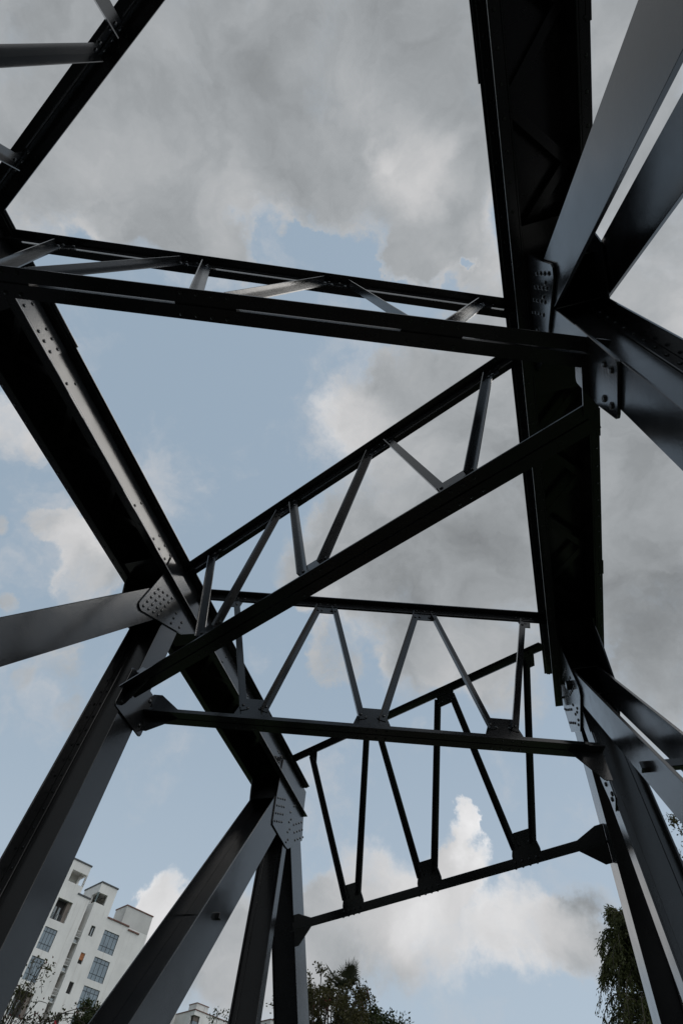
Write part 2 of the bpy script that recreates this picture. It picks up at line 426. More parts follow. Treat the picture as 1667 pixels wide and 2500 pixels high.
h_post('L', 8.497, 0.16, 0.0, 0.39, inner_rivets=False)
twin_diagonal('L', 7.75, 4.123, 1.483, 0.485, 0.0, 0.43, -1.2, 4.95, rod=(6.75, 2.6), th=0.015, web=True)
polyC = [(7.84, 5.3), (7.82, 4.62), (7.84, 4.27), (7.86, 4.22), (8.5, 4.195), (8.6, 4.21), (9.19, 4.62), (9.10, 5.05), (9.02, 5.38), (8.0, 5.4)]
rC = grid((7.906, 4.30), (8.186, 4.425), (7.896, 4.66), 4, 4) + grid((8.71, 4.646), (9.05, 4.86), (8.86, 4.47), 4, 3)
rC += [(8.482, 4.26), (8.55, 4.33), (8.49, 4.42), (8.56, 4.5), (8.49, 4.58), (8.56, 4.66), (8.49, 4.74), (8.6, 4.9), (8.65, 4.95)]
gusset('L', polyC, -0.020, -0.003, rC)
gusset('L', [(7.7, 5.3), (7.78, 4.78), (7.86, 4.5), (8.1, 4.3), (8.7, 4.25), (9.3, 4.7), (9.0, 5.3)], 0.44, 0.456, [])

# --- right truss (its verticals and diagonals sit a little outside the web plane)
h_post('R', 1.325, 0.29, 0.06, 0.43)
twin_diagonal('R', 0.9, 4.258, 1.52, 0.385, 0.06, 0.49, -1.2, 4.95)
polyA = [(0.86, 5.3), (0.86, 4.62), (0.84, 4.24), (0.86, 4.19), (0.92, 4.18), (1.36, 4.43), (1.72, 4.72), (1.9, 5.0), (1.9, 5.3)]
rA = grid((0.969, 4.667), (0.914, 4.297), (1.327, 4.922), 4, 4) + [(1.0, 4.42), (1.12, 4.5), (1.45, 4.8), (1.45, 4.68)]
gusset('R', polyA, 0.035, 0.052, rA)
gusset('R', [(0.6, 5.3), (0.72, 4.72), (0.82, 4.42), (1.2, 4.28), (1.36, 4.3), (1.95, 4.9), (1.95, 5.3)], 0.434, 0.45, [])

h_post('R', 5.98, 0.30, 0.06, 0.43, inner_rivets=False)
twin_diagonal('R', 5.67, 4.42, 1.285, 0.345, 0.06, 0.385, -1.2, 4.95, rod=(4.13, 2.43))
polyD = [(5.6, 5.3), (5.6, 4.95), (5.44, 4.3), (5.42, 4.18), (5.5, 4.13), (6.31, 4.23), (7.02, 4.71), (6.95, 5.07), (6.82, 5.38), (6.0, 5.4)]
rD = grid((5.62, 4.36), (6.1, 4.62), (5.76, 4.74), 5, 3) + grid((6.45, 4.45), (6.85, 4.74), (6.3, 4.75), 4, 3)
rD += [(5.95, 4.3), (6.05, 4.32), (6.15, 4.28), (6.254, 4.287), (6.2, 4.4), (6.15, 4.5), (6.887, 4.987)]
gusset('R', polyD, 0.035, 0.052, rD)
gusset('R', [(5.2, 5.3), (5.3, 4.6), (5.5, 4.1), (6.3, 4.1), (7.0, 4.6), (6.7, 5.3)], 0.44, 0.456, [])

# --- members of the panels behind the camera
for side in 'LR':
    n = NODES[side]; u0 = 0.0 if side == 'L' else 0.06
    mid = (n[0] + n[-1]) / 2
    for k, yn in enumerate(n[2:]):
        h_post(side, yn, 0.30, u0, 0.43)
        sl = 1.5 if yn > mid else -1.5
        if abs(yn - n[-1]) > 0.1:
            twin_diagonal(side, yn, HIGH, sl, 0.36, u0, u0 + 0.4, -1.2, 4.95)
        gusset(side, [(yn - 0.5, 5.3), (yn - 0.55, 4.4), (yn - 0.4, 4.25), (yn + 0.3, 4.65), (yn + 0.5, 5.3)], -0.02 + u0 * 0.9, -0.003 + u0 * 0.9, [])

# --- inclined end posts: box members
def end_post(side, yc, zc, lean, wid, u0, u1, ztop):
    """lean = horizontal run per metre of drop"""
    s = SGN[side]; d = Vector((0, lean, -1)).normalized(); n = Vector((0, -d.z, d.y))   # n points up and outwards along the bridge
    def P(u, z): return V(X(side, u), yc + (zc - z) * lean, z)
    m = MB(); ux = Vector((s, 0, 0)); h = wid / 2
    lo = BOT - 0.2
    m.beam(P(u0, ztop), P(u0, lo), ux, 0, 0.016, n, -h, h)
    m.beam(P(u0, ztop), P(u0, lo), ux, (u1 - u0) - 0.016, (u1 - u0), n, -h, h)
    m.beam(P(u0, ztop), P(u0, lo), ux, 0.0165, (u1 - u0) - 0.0165, n, h - 0.016, h - 0.004)
    m.beam(P(u0, ztop), P(u0, lo), ux, 0.0165, (u1 - u0) - 0.0165, n, -h + 0.025, -h + 0.037)
    return m.build('end_post', STEEL, bridge, bevel=0.003)
end_post('L', 9.06, 4.309, 0.655, 0.50, 0.0, 0.385, 4.9)
end_post('R', 7.44, 3.0, 0.55, 0.59, 0.06, 0.31, 4.9)
# far ends, behind the camera
for side in 'LR':
    s = SGN[side]; yn = NODES[side][-1]; m = MB()
    for u in (0.0, 0.4):
        m.beam(V(X(side, u), yn, 4.95), V(X(side, u), yn - 4.2, BOT), (s, 0, 0), 0, 0.016, Vector((0, 0.83, -0.56)), -0.24, 0.24)
    m.build('end_post', STEEL, bridge)

# --- lattice cross frames zigzagging between the two trusses
def lattice_frame(L, R, tilt=0.0, zt=5.462, zb=3.47, sL=-0.024, sR=1.042, width=0.1, detail=True, flip=1, sLt=-0.02, sRt=1.03, ends=((-0.17, 0.28), (-0.30, 0.11)), wb=0.11, bw=0.08, face=-1, dL=0.0, dR=0.0, g=0.007, leg=1, legw=0.055):
    L = Vector((L[0], L[1], 0)); R = Vector((R[0], R[1], 0)); d = (R - L)
    span = d.length; dn = d.normalized()
    wv = Vector((0, -tilt, 1)); wv = (wv - dn * wv.dot(dn)).normalized()
    nv = dn.cross(wv).normalized()                                           # towards larger y for L->R
    if nv.y * face < 0: nv = -nv                                             # bars on the viewer's side
    def P(s, z):
        return V(L.x + d.x * s, L.y + d.y * s + tilt * (zt - z) + (dL + (dR - dL) * s) * (zt - z) / (zt - zb), z)
    m = MB()
    for q in (-1, 1):
        a, b = sorted((q * g, q * width)); c, e = sorted((q * g, q * (g + 0.011)))
        m.beam(P(sLt, zt), P(sRt, zt), nv, a, b, wv, -0.012, 0)
        m.beam(P(sLt, zt), P(sRt, zt), nv, c, e, wv, -0.10, -0.0122)
        a, b = sorted((q * g, q * wb))
        m.beam(P(sL, zb), P(sR, zb), nv, a, b, wv, 0, 0.012)
        m.beam(P(sL, zb), P(sR, zb), nv, c, e, wv, 0.0122, 0.105)
    # rivets along the gussets
    top = [0.10, 0.372, 0.662, 0.955]; bot = [0.228, 0.514, 0.825]
    nz = nv
    for s in top:
        for k in (-0.1, 0, 0.1):
            if 0.0 < s + k / span * 1.0 < 1.0:
                m.rivet(P(s + k / span, zt) + nz * (g + 0.0112) - wv * 0.06, nz, 0.017, 0.012)
                m.rivet(P(s + k / span, zt) + nz * 0.06 - wv * 0.012, -wv, 0.015, 0.01)
    for s in bot:
        for k in (-0.15, -0.05, 0.05, 0.15):
            m.rivet(P(s + k / span, zb) + nz * (g + 0.0112) + wv * 0.06, nz, 0.017, 0.012)
            m.rivet(P(s + k / span, zb) + nz * 0.065, -wv, 0.015, 0.01)
            m.rivet(P(s + k / span, zb) - nz * 0.065, -wv, 0.015, 0.01)
    frame = m.build('lattice_frame', STEEL, bridge)
    def plate(poly, rivets=()):
        mm = MB()
        mm.prism([P(s, z) + nv * -0.006 for s, z in poly], nv * 0.012)
        for s, z in rivets: mm.rivet(P(s, z) + nv * 0.006, nv, 0.02, 0.014)
        mm.build('gusset_plate', STEEL, frame)
    k = 1 / span
    for s in top:
        h, h2 = (0.17, 0.115) if 0.2 < s < 0.9 else (0.10, 0.06)
        plate([(s - h * k, zt - 0.02), (s - h2 * k, zt - 0.215), (s + h2 * k, zt - 0.215), (s + h * k, zt - 0.02)],
              [(s - 0.065 * k, zt - 0.165), (s + 0.065 * k, zt - 0.165)] if h > 0.15 else [(s, zt - 0.15)])
    for s in bot:
        plate([(s - 0.2 * k, zb + 0.02), (s - 0.2 * k, zb + 0.12), (s - 0.125 * k, zb + 0.32), (s + 0.125 * k, zb + 0.32), (s + 0.2 * k, zb + 0.12), (s + 0.2 * k, zb + 0.02)],
              [(s - 0.07 * k, zb + 0.2), (s + 0.07 * k, zb + 0.2)])
    for st, sb in ((0.10, 0.205), (0.350, 0.254), (0.395, 0.490), (0.638, 0.538), (0.688, 0.799), (0.95, 0.851)):
        mm = MB()
        p, q = P(st, zt - 0.12), P(sb, zb + 0.17)
        bd = (q - p).normalized(); side = bd.cross(nv).normalized()
        mm.beam(p, q, side, -bw / 2, bw / 2, nv, 0.0065, 0.0155)
        a, b = sorted((leg * (bw / 2 - 0.009), leg * bw / 2)); mm.beam(p, q, side, a, b, nv, 0.0157, 0.0157 + legw)
        for pp, sg in ((p, 1), (q, -1)):
            mm.rivet(pp + bd * (sg * 0.06) + nv * 0.0155, nv, 0.018, 0.013)
        mm.build('lattice_bar', STEEL, frame)
    # plates that carry the bottom strut to the posts
    for s, sg, e in ((sL, 1, ends[0]), (sR, -1, ends[1])):
        if e is None or e[1] is None: continue
        lo, hi = e
        plate([(s, zb + lo), (s + sg * 0.08 * k, zb + lo), (s + sg * 0.36 * k, zb - 0.004), (s + sg * 0.36 * k, zb + 0.09), (s + sg * 0.10 * k, zb + hi), (s, zb + hi)])
    return frame

def seat_plate(side, poly, u, rivets):
    """riveted plate on the inner face of a post where the bottom struts arrive"""
    s = SGN[side]; m = MB()
    pts = [Vector((0, y, z)) for y, z in poly]; rnd = []
    for k, p in enumerate(pts):                                              # knock the corners off
        a, b = pts[k - 1], pts[(k + 1) % len(pts)]
        rnd += [p + (a - p).normalized() * 0.035, p + (a - p).normalized() * 0.010 + (b - p).normalized() * 0.010, p + (b - p).normalized() * 0.035]
    m.prism([V(X(side, u), p.y, p.z) for p in rnd], (-s * 0.02, 0, 0))
    for y, z in rivets: m.rivet(V(X(side, u - 0.02), y, z), (-s, 0, 0), 0.026, 0.018)
    m.build('connection_plate', STEEL, bridge, bevel=0.004)

lattice_frame((-3.5, -0.43), (0.864, 1.36), dL=-0.065, dR=-0.15, wb=0.095, width=0.09, sR=1.062, ends=((-0.17, 0.28), None))
lattice_frame((-3.5, 3.68), (0.864, 1.87), dR=-0.07, sR=1.045, ends=((-0.17, 0.28), None))
lattice_frame((-3.5, 4.16), (0.864, 5.52))
lattice_frame((-3.5, 8.02), (0.864, 6.02), tilt=0.63, zb=3.38, sLt=0.0, sRt=1.0, wb=0.085, width=0.085, ends=((-0.17, 0.17), (-0.17, 0.17)))
lattice_frame((-3.5, -0.79), (0.864, -2.63), width=0.115, bw=0.10, face=1, g=0.0061, leg=-1, legw=0.06)
lattice_frame((-3.5, -4.9), (0.864, -3.1), face=1)
seat_plate('L', [(3.62, 3.24), (4.18, 3.24), (4.18, 3.72), (3.62, 3.72)], -0.001, [(3.71, 3.33), (4.09, 3.33), (3.71, 3.63), (4.09, 3.63)])
seat_plate('R', [(1.17, 2.96), (1.53, 2.96), (1.57, 3.3), (1.57, 3.76), (1.15, 3.76)], 0.059, [(1.25, 3.05), (1.47, 3.05), (1.25, 3.16), (1.47, 3.17)])
seat_plate('R', [(5.68, 3.05), (5.95, 3.05), (6.1, 3.45), (6.1, 3.8), (5.65, 3.8)], 0.059, [(5.76, 3.14), (5.86, 3.14), (5.76, 3.3), (5.9, 3.32)])
MB().prism([V(0.985, 1.30, 3.452), V(1.058, 1.26, 3.452), V(1.058, 1.76, 3.452), V(0.985, 1.70, 3.452)], (0, 0, 0.012)).build('shelf_plate', STEEL_ROUGH, bridge)
# square lug bolted to the right end gusset
MB().box(V(X('R', 0.034), 5.72, 4.47), V(X('R', -0.03), 5.82, 4.54)).build('lug', STEEL_ROUGH, bridge, bevel=0.006)

# deck: cross beams, sleepers, rails and side walkways
m = MB()
y = -19.0
while y < 13.0:
    m.box(V(-4.0, y, -2.1), V(1.4, y + 0.25, -1.78)); y += 2.1
m.build('cross_beam', STEEL, bridge)
m = MB(); y = -19.4; random.seed(5)
while y < 13.2:
    m.box(V(-2.5 + random.uniform(-.02, .02), y, -1.77), V(-0.1, y + 0.23, -1.62)); y += 0.42
m.build('sleeper', TIMBER, bridge)
for x in (-1.8, -0.74):
    m = MB()
    m.box(V(x - 0.035, -19.4, -1.619), V(x + 0.035, 13.2, -1.60)); m.box(V(x - 0.008, -19.4, -1.5995), V(x + 0.008, 13.2, -1.52)); m.box(V(x - 0.032, -19.4, -1.5195), V(x + 0.032, 13.2, -1.48))
    m.build('rail', RAIL, bridge)
m = MB()
for x0 in (-3.3, -0.05):
    for k in range(3):
        m.box(V(x0 + k * 0.27, -19.4, -1.6), V(x0 + k * 0.27 + 0.25, 13.2, -1.55))
m.build('walkway', TIMBER, bridge)

# ------------------------------------------------------------------ ground and road
def ground_z(x, y):
    t = abs(y + 3.5 + 0.45 * (x + 1.3))
    k = min(max((t - 11.0) / 6.0, 0.0), 1.0); k = k * k * (3 - 2 * k)
    return -6.2 + 5.5 * k
m = MB()
cs = [-900, -500, -300, -180, -120, -80, -60, -45] + [-36 + 3 * i for i in range(25)] + [45, 60, 80, 120, 180, 300, 500, 900]
nx = len(cs)
rg = random.Random(11)
for yy in cs:
    for xx in cs: m.v.append((xx, yy, ground_z(xx, yy) + rg.uniform(-0.03, 0.03)))
for j in range(nx - 1):
    for i in range(nx - 1): m.f.append((j * nx + i, j * nx + i + 1, (j + 1) * nx + i + 1, (j + 1) * nx + i))
structure(m.build('ground', GRASS, smooth=True))
rd = Vector((1, -0.45, 0)).normalized(); rn = Vector((-rd.y, rd.x, 0)); rc = Vector((-1.3, -3.5, -6.1))
def strip(name, mat, a, b, dz, x0=-55, x1=55):
    mm = MB(); mm.prism([rc + rd * x0 + rn * a, rc + rd * x1 + rn * a, rc + rd * x1 + rn * b, rc + rd * x0 + rn * b], (0, 0, dz))
    return structure(mm.build(name, mat))
strip('road', ASPHALT, -6.5, 6.5, 0.05)
strip('pavement', CONC, -8.3, -6.5, 0.18); strip('pavement', CONC, 6.5, 8.3, 0.18)
mm = MB()
for k in range(-9, 9):
    for off in (-3.3, 0, 3.3):
        p = rc + rd * (k * 6.0) + rn * off + Vector((0, 0, 0.054))
        mm.prism([p - rn * 0.07, p + rd * 2.5 - rn * 0.07, p + rd * 2.5 + rn * 0.07, p + rn * 0.07], (0, 0, 0.004))
structure(mm.build('road_marking', PAINT))
for sgn, label in ((1, 'concrete abutment carrying the far end of the black bridge'), (-1, 'concrete abutment carrying the near end of the black bridge behind the viewer')):
    mm = MB(); c = Vector((-1.3, -3.5, 0)) + Vector((0, sgn * 16.6, 0))
    mm.prism([(c.x - 4.2, c.y + 3.0 - 1.6, -6.3), (c.x + 4.2, c.y - 1.2 - 1.6, -6.3), (c.x + 4.2, c.y + 2.0 - 1.6, -6.3), (c.x - 4.2, c.y + 6.2 - 1.6, -6.3)] if sgn > 0 else
             [(c.x - 4.2, c.y - 1.5, -6.3), (c.x + 4.2, c.y - 5.5, -6.3), (c.x + 4.2, c.y - 2.5, -6.3), (c.x - 4.2, c.y + 1.5, -6.3)], (0, 0, 5.1))
    o = mm.build('abutment', CONC); o['label'] = label; o['category'] = 'abutment'

# ------------------------------------------------------------------ apartment buildings
WALL = material('white_render', (0.84, 0.825, 0.79), 0.85, 0.07, 0.35, 0.15, 30)
t = NT(WALL.node_tree); bb = t.n['Principled BSDF']; old = bb.inputs['Base Color'].links[0].from_socket
mp = t.node('ShaderNodeMapping'); t.put(mp.inputs['Vector'], t.node('ShaderNodeTexCoord').outputs['Object']); mp.inputs['Scale'].default_value = (1.3, 1.3, 0.10)
t.put(bb.inputs['Base Color'], t.mix(t.ramp(t.noise(mp.outputs[0], 1.6, 7, 0.65), 0.52, 0.8, 0.0, 0.4), old, (0.42, 0.37, 0.31)))
WALL_GREY = material('grey_render', (0.60, 0.59, 0.565), 0.85, 0.1, 0.3, 0.15, 30)
CAP = material('dark_coping', (0.075, 0.08, 0.085), 0.6, 0.2, 2)
CAP_RED = material('brown_coping', (0.16, 0.075, 0.055), 0.6, 0.25, 1)
FRAME = material('window_frame', (0.035, 0.045, 0.05), 0.45, 0.2)
TEAL = material('teal_post', (0.12, 0.17, 0.17), 0.5, 0.2)
DARKIN = material('unlit_interior', (0.035, 0.033, 0.033), 0.9, 0.3)  # dark colour standing in for shade inside rooms and balconies
BROWNIN = material('shaded_brown_render', (0.26, 0.22, 0.19), 0.9, 0.15, 0.5)  # brownish wall tone with the shade of the recesses put into it
SHUT = material('orange_blind', (0.42, 0.16, 0.06), 0.7, 0.15)
RED = material('red_cloth', (0.4, 0.03, 0.04), 0.8, 0.2)
CURT = material('pale_curtain', (0.42, 0.46, 0.48), 0.8, 0.15, 8)
WHITE = material('white_metal', (0.6, 0.6, 0.58), 0.5, 0.1)
GLASS = material('window_glass', (0.13, 0.17, 0.19), 0.12, 0.3, 0.9, spec=0.9, rvar=0.05)
tg = NT(GLASS.node_tree); bb = tg.n['Principled BSDF']; bb.inputs['IOR'].default_value = 1.9

K = 2.5
class Building:
    def __init__(self, origin, angle, root):
        a = math.radians(angle); self.o = Vector(origin); self.u = Vector((math.cos(a), math.sin(a), 0)); self.n = Vector((math.sin(a), -math.cos(a), 0)); self.root = root
    def P(self, s, w, z):                       # along the front, depth behind the front, height over the eye (all times K)
        p = self.o + self.u * (s * K) - self.n * (w * K); return Vector((p.x, p.y, z * K + EYE))
    def box(self, m, s0, s1, w0, w1, z0, z1):
        return m.prism([self.P(s0, w0, z0), self.P(s1, w0, z0), self.P(s1, w1, z0), self.P(s0, w1, z0)], (0, 0, (z1 - z0) * K))
    def facade(self, m, s0, s1, z0, z1, holes, w0=0.0, th=0.14):
        """wall panel with real openings, cut up along the edges of the holes"""
        zs = sorted({z0, z1, *[max(z0, min(z1, v)) for h in holes for v in h[2:4]]})
        for za, zb in zip(zs, zs[1:]):
            if zb - za < 1e-4: continue
            cut = sorted((h[0], h[1]) for h in holes if h[2] < zb - 1e-5 and h[3] > za + 1e-5)
            x = s0
            for a, b in cut + [(s1, s1)]:
                if a - x > 1e-4: self.box(m, x, a, w0, w0 + th, za, zb)
                x = max(x, b)
    def window(self, s0, s1, z0, z1, cols=4, parent=None, top=0.2, low=0.27, w=0.05):
        m = MB(); b = 0.018
        self.box(m, s0, s1, w, w + 0.03, z0, z0 + b); self.box(m, s0, s1, w, w + 0.03, z1 - b, z1)
        self.box(m, s0, s0 + b, w, w + 0.03, z0 + b, z1 - b); self.box(m, s1 - b, s1, w, w + 0.03, z0 + b, z1 - b)
        for k in range(1, cols):
            x = s0 + (s1 - s0) * k / cols
            self.box(m, x - b / 2, x + b / 2, w, w + 0.028, z0 + b, z1 - b)
        hgt = z1 - z0
        for zz in (z1 - hgt * top, z0 + hgt * low):
            self.box(m, s0 + b, s1 - b, w - 0.004, w + 0.024, zz - b / 2, zz + b / 2)
        o = m.build('window', FRAME, self.root)
        m = MB(); self.box(m, s0 + 0.002, s1 - 0.002, w + 0.012, w + 0.02, z0 + 0.002, z1 - 0.002)
        m.build('pane', GLASS, o)
        return o
    def part(self, name, mat, boxes, parent=None):
        m = MB()
        for b in boxes: self.box(m, *b)
        return m.build(name, mat, parent or self.root)

u0 = (-60.165, 79.875, 0)
root = thing('apartment_building', (-68.0, 84.0, -0.7), 'tall white apartment block with stepped roof turrets and blue gridded windows', 'building')
B = Building(u0, 62.5, root)
BASE = -1.1
holes_l, holes_m = [], []
levels = [0, 1, 2, 3, 4, 5, 6, 7]
for k in levels:
    z = 12.42 - 1.31 * k
    holes_l.append((-3.98, -3.71, z - 0.8, z))
kinds = ['bay', 'win', 'win', 'bay', 'win', 'win', 'bay', 'win']
ztops = [12.41, 11.03, 9.74, 8.40, 7.1, 5.8, 4.5, 3.2]
for kd, z in zip(kinds, ztops):
    holes_l.append((-3.40, -2.47, z - 1.0, z) if kd == 'bay' else (-3.42, -2.65, z - 0.97, z))
for k in range(7):
    z = 11.89 - 1.262 * k
    holes_m.append((0.0, 1.02, z - 0.97, z)); holes_m.append((-0.87, -0.60, z - 0.54, z - 0.05))
m = MB()
B.facade(m, -5.2, -1.58, BASE, 12.87, holes_l)
B.facade(m, -1.25, 2.8, BASE, 12.42, holes_m)
# side returns, back and roof slabs
B.box(m, -1.72, -1.58, 0.141, 3.0, BASE, 12.87)
B.box(m, 2.66, 2.8, 0.141, 3.4, BASE, 12.42)
B.box(m, -5.2, 2.8, 3.4, 3.5, BASE, 12.4)
B.box(m, -5.2, -1.73, 0.141, 3.39, 12.70, 12.8); B.box(m, -1.24, 2.65, 0.141, 3.39, 12.25, 12.35)
B.box(m, -5.2, -5.06, 0.141, 3.39, BASE, 12.69)
# turret one: front with an opening, open on its right side too
B.facade(m, -3.55, -2.28, 12.871, 14.35, [(-3.30, -2.36, 13.28, 13.88)])
B.box(m, -3.55, -3.41, 0.141, 1.3, 12.871, 14.35)
B.box(m, -2.40, -2.28, 0.141, 1.3, 12.871, 13.28); B.box(m, -2.40, -2.28, 0.141, 1.3, 13.88, 14.35); B.box(m, -2.40, -2.28, 0.9, 1.3, 13.281, 13.879)
B.box(m, -3.40, -2.41, 1.1, 1.25, 12.871, 14.35); B.box(m, -3.40, -2.41, 0.142, 1.09, 14.1, 14.2)
# turret two, corner opening on the left
B.facade(m, -1.25, -0.11, 12.421, 13.88, [(-1.25, -0.59, 12.88, 13.40)])
B.box(m, -1.25, -1.11, 0.141, 2.0, 12.421, 12.88); B.box(m, -1.25, -1.11, 0.141, 2.0, 13.40, 13.88); B.box(m, -1.25, -1.11, 0.75, 2.0, 12.881, 13.399)
B.box(m, -0.25, -0.11, 0.141, 2.0, 12.421, 13.88); B.box(m, -1.10, -0.26, 1.9, 2.0, 12.421, 13.88); B.box(m, -1.10, -0.26, 0.142, 1.89, 13.65, 13.75)
B.box(m, -1.25, -1.11, 0.141, 3.4, BASE, 12.42)
wall = m.build('wall', WALL, root)
# turret three, greyer and a little set back
m = MB()
B.box(m, 0.86, 2.79, -0.004, 0.136, 12.421, 13.36)
B.box(m, 0.86, 1.0, 0.137, 1.25, 12.36, 13.36); B.box(m, 2.65, 2.79, 0.137, 1.25, 12.36, 13.36); B.box(m, 1.01, 2.64, 1.15, 1.25, 12.36, 13.36); B.box(m, 1.01, 2.64, 0.137, 1.14, 13.2, 13.3)
m.build('stair_turret', WALL_GREY, root)
# copings
c = 0.035
for b in [(-3.55 - c, -2.28 + c, -c, 1.3 + c, 14.352, 14.43), (-1.25 - c, -0.11 + c, -c, 2.0 + c, 13.882, 13.96)]: B.part('turret_roof', CAP, [b])
for b in [(-2.42, -1.55, -c, 0.2, 12.872, 12.95), (-5.2, -3.56, -c, 0.2, 12.872, 12.95)]: B.part('parapet_coping', CAP, [b])
B.part('turret_roof', CAP_RED, [(0.86 - c, 2.79 + c, -c, 1.25 + c, 13.362, 13.42)])
for b in [(-0.10, 1.43, -0.05, 0.2, 12.422, 12.49), (1.42, 2.22, -0.06, -0.001, 12.27, 12.335)]: B.part('parapet_coping', CAP_RED, [b])
B.part('corner_post', TEAL, [(-2.345, -2.285, 0.0, 0.07, 13.281, 13.879)]); B.part('corner_post', TEAL, [(-1.245, -1.185, 0.0, 0.07, 12.881, 13.399)])
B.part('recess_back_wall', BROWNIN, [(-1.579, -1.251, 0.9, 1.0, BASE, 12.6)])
o = B.part('roof_vent', FRAME, [(0.93, 1.03, 0.1, 0.2, 12.55, 12.62), (0.96, 1.0, 0.13, 0.17, 12.49, 12.549)])
for kd, z in zip(kinds, ztops):
    if kd == 'win': B.window(-3.42, -2.65, z - 0.97, z)
    else:
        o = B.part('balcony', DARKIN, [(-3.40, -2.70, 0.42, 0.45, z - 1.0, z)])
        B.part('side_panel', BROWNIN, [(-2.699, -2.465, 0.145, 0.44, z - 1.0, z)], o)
        B.part('curtain', CURT, [(-3.22, -3.10, 0.39, 0.41, z - 0.95, z - 0.3), (-2.98, -2.86, 0.39, 0.41, z - 0.95, z - 0.3)], o)
        B.part('railing', FRAME, [(-3.39, -2.71, 0.06, 0.075, z - 1.0 + q, z - 1.0 + q + 0.022) for q in (0.03, 0.09, 0.15, 0.21, 0.27)], o)
        B.part('railing_post', WHITE, [(-3.0, -2.975, 0.05, 0.059, z - 1.0, z - 0.7)], o)
for k in levels:
    z = 12.42 - 1.31 * k
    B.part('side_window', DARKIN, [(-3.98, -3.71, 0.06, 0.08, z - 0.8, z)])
for k in range(7):
    z = 11.89 - 1.262 * k
    B.window(0.0, 1.02, z - 0.97, z)
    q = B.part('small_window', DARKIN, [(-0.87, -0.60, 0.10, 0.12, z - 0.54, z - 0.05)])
    if k == 0: B.part('curtain', CURT, [(-0.74, -0.68, 0.07, 0.09, z - 0.5, z - 0.12)], q)
    if k == 1: B.part('blind', SHUT, [(-0.86, -0.61, 0.05, 0.07, z - 0.36, z - 0.06)], q)
    if k == 3: B.part('red_cloth', RED, [(-0.85, -0.70, 0.05, 0.07, z - 0.54, z - 0.34)], q)
    zb = 11.42 - 1.262 * k
    q = B.part('service_balcony', WHITE, [(-1.575, -1.255, 0.10, 0.42, zb - 0.30, zb - 0.26), (-1.575, -1.255, 0.10, 0.42, zb - 0.58, zb - 0.54)])
    B.part('railing', WHITE, [(-1.575, -1.255, 0.10, 0.112, zb - 0.02, zb + 0.01), (-1.575, -1.255, 0.10, 0.112, zb - 0.14, zb - 0.12)] + [(-1.57 + j * 0.062, -1.558 + j * 0.062, 0.10, 0.11, zb - 0.259, zb - 0.021) for j in range(6)], q)
    B.part('air_conditioner', CURT, [(-1.52, -1.33, 0.16, 0.3, zb - 0.539, zb - 0.40)], q)

# second, more distant block of the same style
root = thing('apartment_building', (-72.0, 136.0, -0.7), 'distant white apartment block with brown roof edge and corner bay window', 'building')
C2 = Vector((math.sin(math.radians(-28.1)), math.cos(math.radians(-28.1)), 0)) * 150
K = 1.0
B = Building(C2, 62.5, root)
H = 34.55
m = MB()
B.facade(m, 1.55, 9.0, 20.0, H, [(3.2, 4.6, H - 3.6, H - 2.0)], 0.0, 0.3)
B.facade(m, 0.0, 1.549, 20.0, H, [(0.0, 1.549, H - 4.4, H - 0.75)], 0.0, 0.3)
B.box(m, 0.0, 0.3, 1.2, 9.0, H - 4.39, H - 0.751); B.box(m, 0.0, 0.3, 0.301, 9.0, H - 0.75, H); B.box(m, 0.0, 0.3, 0.301, 9.0, 20.0, H - 4.4)
B.box(m, 0.31, 9.0, 9.0, 9.3, 20.0, H); B.box(m, 8.7, 9.0, 0.31, 8.99, 20.0, H); B.box(m, 0.31, 8.69, 0.31, 8.99, H - 0.5, H - 0.3)
B.box(m, -3.0, 9.0, 1.0, 9.0, -2.0, 19.99)
m.build('wall', WALL, root)
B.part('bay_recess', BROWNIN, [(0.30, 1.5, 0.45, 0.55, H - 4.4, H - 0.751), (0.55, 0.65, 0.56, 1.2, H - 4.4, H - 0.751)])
B.window(0.12, 1.3, H - 4.3, H - 1.6, cols=3, w=0.22)
o = B.part('window', FRAME, [(0.16, 0.2, 0.26, 1.1, H - 1.62, H - 1.55), (0.16, 0.2, 0.65, 0.7, H - 4.3, H - 1.63)])
B.part('pane', GLASS, [(0.205, 0.21, 0.26, 1.1, H - 4.3, H - 1.63)], o)
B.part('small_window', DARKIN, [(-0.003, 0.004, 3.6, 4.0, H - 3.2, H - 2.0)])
B.part('roof', CAP_RED, [(-0.12, 9.1, -0.12, 0.32, H + 0.001, H + 0.14), (-0.12, 0.32, 0.321, 9.1, H + 0.001, H + 0.14)])
for s0, s1, w0, w1, zt in ((3.4, 6.6, 4.8, 7.6, 37.0), (-3.5, -1.0, 5.2, 8.0, 37.6)):
    B.part('roof_turret', WALL_GREY, [(s0, s1, w0, w1, H - 6, zt)])
    B.part('roof', CAP_RED, [(s0 - 0.1, s1 + 0.1, w0 - 0.1, w1 + 0.1, zt + 0.001, zt + 0.13)])
B.part('aerial', FRAME, [(2.9, 2.93, 1.0, 1.03, H, H + 1.4)])
root = thing('apartment_building', (-56.0, 141.0, -0.7), 'sliver of a pale flat-roofed block glimpsed between the vertical post and the end post', 'building')
C3 = Vector((math.sin(math.radians(-22.05)), math.cos(math.radians(-22.05)), 0)) * 152
B = Building(C3, 62.5, root); H = 35.2
B.part('wall', WALL_GREY, [(0, 7, 0, 5, -2, H)]); B.part('roof', CAP_RED, [(-0.12, 7.1, -0.12, 5.1, H + 0.001, H + 0.14)])
B.part('window', DARKIN, [(1.0, 2.2, -0.004, 0.004, H - 3.2, H - 1.6)])

